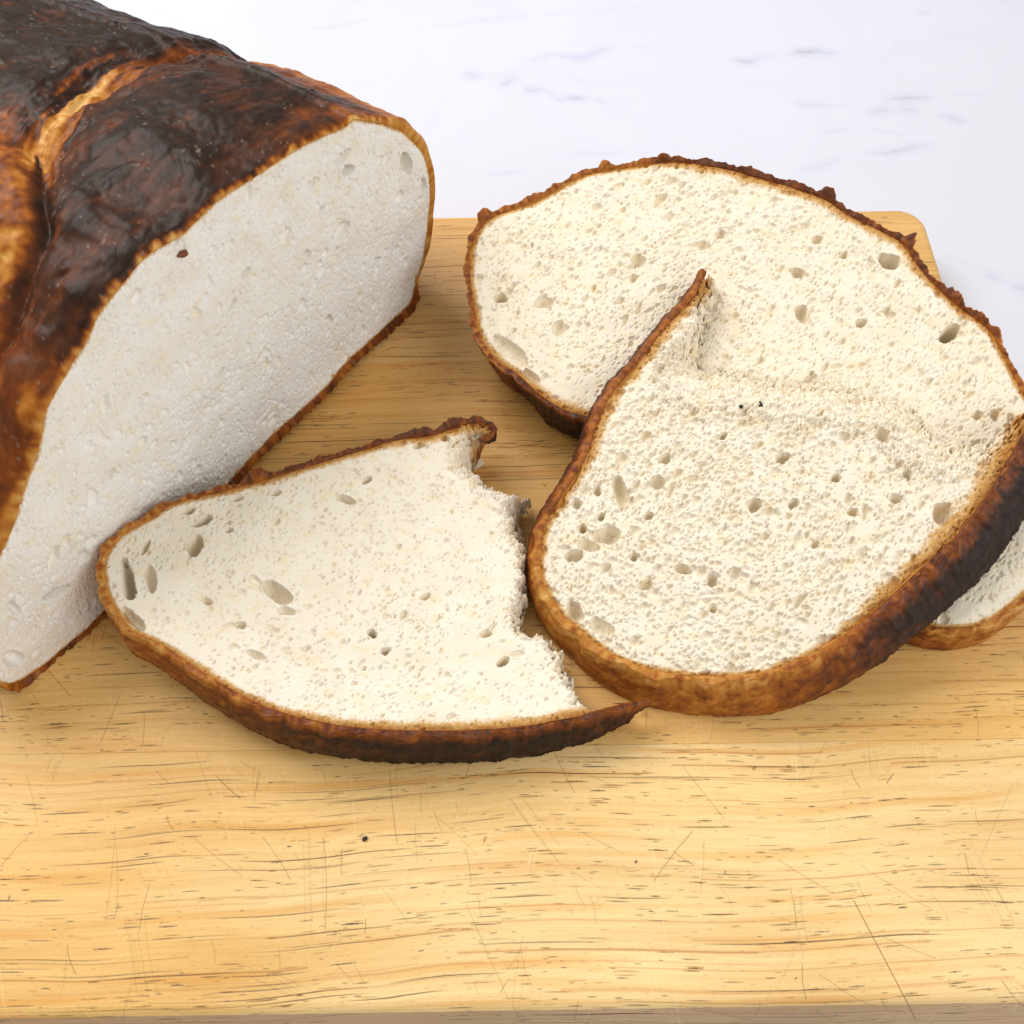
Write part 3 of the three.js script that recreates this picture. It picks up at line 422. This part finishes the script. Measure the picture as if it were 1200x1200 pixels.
      const w0 = d < 0.6 ? 0.15 * fbm(s / 3, 7.7, 2, 2) : 0;
      const pu = cu + (u - cu) * kk + nu * off, pv = Math.max(0.25, cv + (v - cv) * kk + nv * off - (kk < 0.9 ? 0 : 0));
      const back = (d < -0.7 ? -1.8 : d < 0 ? -0.3 : -dd) + w0 + dent * (1 - sstep(0, 30, dd)) + (bottom && d < 3 ? bottom * (1.0 * sstep(-0.3, 0.2, d) + 1.1 * fbm(s / 2, 2, 3, 3)) : 0);
      pos.push(pu, pv * cL, -pv * sL + back);
      // burnt on the top, red-brown down the near flank, amber at the far corner and in the tear
      const low = sstep(2, -55, u), far = sstep(72, 98, u) * sstep(80, 60, v);
      let b = lerp(lerp(0.94, 0.50, low), 0.26, far) + 0.16 * fl + 0.10 * bl + 0.05 * wr + 0.04 * fi;
      b -= 0.36 * sstep(40, 75, u) * sstep(13, 0, d + 7 * fl) * (1 - far);
      b -= 0.11 * sstep(0.1, 0.55, fbm(s / 26, d / 3.4, 17.5, 3)) * sstep(3, 10, d) + 0.1 * sstep(0.2, 0.7, noise(u / 1.6, v / 1.6, d / 1.6 + 8));
      b -= 0.24 * sstep(0.1, 0.6, fbm(u / 14, v / 14, d / 11 + 30, 3)) * (0.4 + low);
      const lobe2 = sstep(1, 6, e); b = lerp(b, lerp(0.98, 0.34, sstep(34, 4, u)) + 0.25 * bl + 0.1 * wr + 0.22 * fl + 0.3 * gauss(e - 1, 2) * (1 - band), lobe2);
      const st = fbm(e / 3.6, s / 24, 13.3, 3), tear = (1 - 0.6 * sstep(45, 75, u)) * gauss(e - 2, 7.5 + 4 * noise(s / 18, 1, 9)) * sstep(-0.3, 0.25, st + 0.5 * gauss(e, 7) - 0.15) * sstep(6, 16, u);
      b = lerp(b, 0.27 + 0.3 * bl - 0.35 * clamp(st) + 0.14 * fi + 0.1 * fl, clamp(tear * 1.1));
      b -= 0.22 * gauss(e + 7, 6) * sstep(0.0, 0.4, fl + bl) * sstep(-40, -5, u);
      b = lerp(b, 0.72 + 0.25 * fl + 0.25 * bl, bottom);
      b = lerp(0.20 + 0.35 * bottom + 0.25 * bl + 0.1 * fi, b, sstep(-0.3, 1.5 + 0.9 * noise(s / 6, 2, 7) + 1.5 * far, d + 0.8 * bl));
      crustColour(b, tmp, 0); const g = 1 + 0.12 * fi;
      const sp = noise(s / 1.0, d / 1.0, 21.7) + 0.5 * noise(s / 9, d / 9, 3.9), bl2 = b > 0.45 ? 0.55 * sstep(0.62, 0.8, sp) : 0;   // tiny glints off blisters, painted in as pale specks
      cl.push(lerp(tmp[0] * g, 0.30, bl2), lerp(tmp[1] * g, 0.23, bl2), lerp(tmp[2] * g, 0.17, bl2));
    }
  }
  for (let i = 0; i < n; i++) for (let k = 0; k < m - 1; k++) { const a = i * m + k, b = ((i + 1) % n) * m + k; idx.push(a, a + 1, b, b, a + 1, b + 1); }
  mesh('crust', finish({ pos, cl, idx }, (a, b, c) => [a, b, c]), new THREE.MeshPhysicalMaterial({ vertexColors: true, roughness: 0.41, specularIntensity: 0.24 }), lf);
}

// ---------------------------------------------------------------- crumbs and specks
function bit(name, label, cat, group, p, size, color, seed) {
  let g = mergeVertices(new THREE.IcosahedronGeometry(1, 3).deleteAttribute('normal').deleteAttribute('uv')); const P = g.attributes.position;
  for (let i = 0; i < P.count; i++) { const x = P.getX(i), y = P.getY(i), z = P.getZ(i), k = 1 + 0.45 * fbm(x * 1.4 + seed, y * 1.4, z * 1.4, 3); P.setXYZ(i, x * k * size[0], y * k * size[1], z * k * size[2]); }
  g.computeVertexNormals(); g.rotateY(seed * 1.7);
  const o = mesh(name, g, new THREE.MeshStandardMaterial({ color: new THREE.Color(...color), roughness: 0.7 }), scene); o.position.set(...p); return tag(o, label, cat, group);
}
const onFront = (u, v, w = 0.2) => new THREE.Vector3(u, w, -v).multiplyScalar(0.001).applyMatrix4(scene.getObjectByName('bread_slice_001').matrixWorld).toArray();
scene.updateMatrixWorld(true);
const inBlack = [0.012, 0.010, 0.010];
bit('burnt_crumb', 'rounder black speck on the crumb of the leaning slice', 'crumb', 'burnt specks', onFront(-6.3, 13.1), [0.0008, 0.0005, 0.0005], inBlack, 2);
bit('burnt_crumb', 'wider jagged black speck on the crumb of the leaning slice', 'crumb', 'burnt specks', onFront(-1.0, 13.2), [0.00105, 0.0005, 0.0006], inBlack, 3);
bit('burnt_crumb', 'lone dark speck on the bare front stave of the board', 'crumb', 'burnt specks', [-0.0377, 0.0003, 0.0943], [0.0007, 0.0004, 0.0005], [0.03, 0.02, 0.015], 4);
{
  const lf = scene.getObjectByName('bread_loaf'), L = (u, v, w = 0.5) => { const c = Math.cos(5 * Math.PI / 180), s = Math.sin(5 * Math.PI / 180); return new THREE.Vector3(u, v * c + w * s, -v * s + w * c).multiplyScalar(0.001).applyMatrix4(lf.matrixWorld).toArray(); };
  bit('crust_crumb', 'reddish brown crust chip near the top edge of the white cut loaf face', 'crumb', null, L(14.4, 80.3), [0.0013, 0.0009, 0.0009], [0.20, 0.06, 0.02], 6);
}
renderer.render(scene, camera);
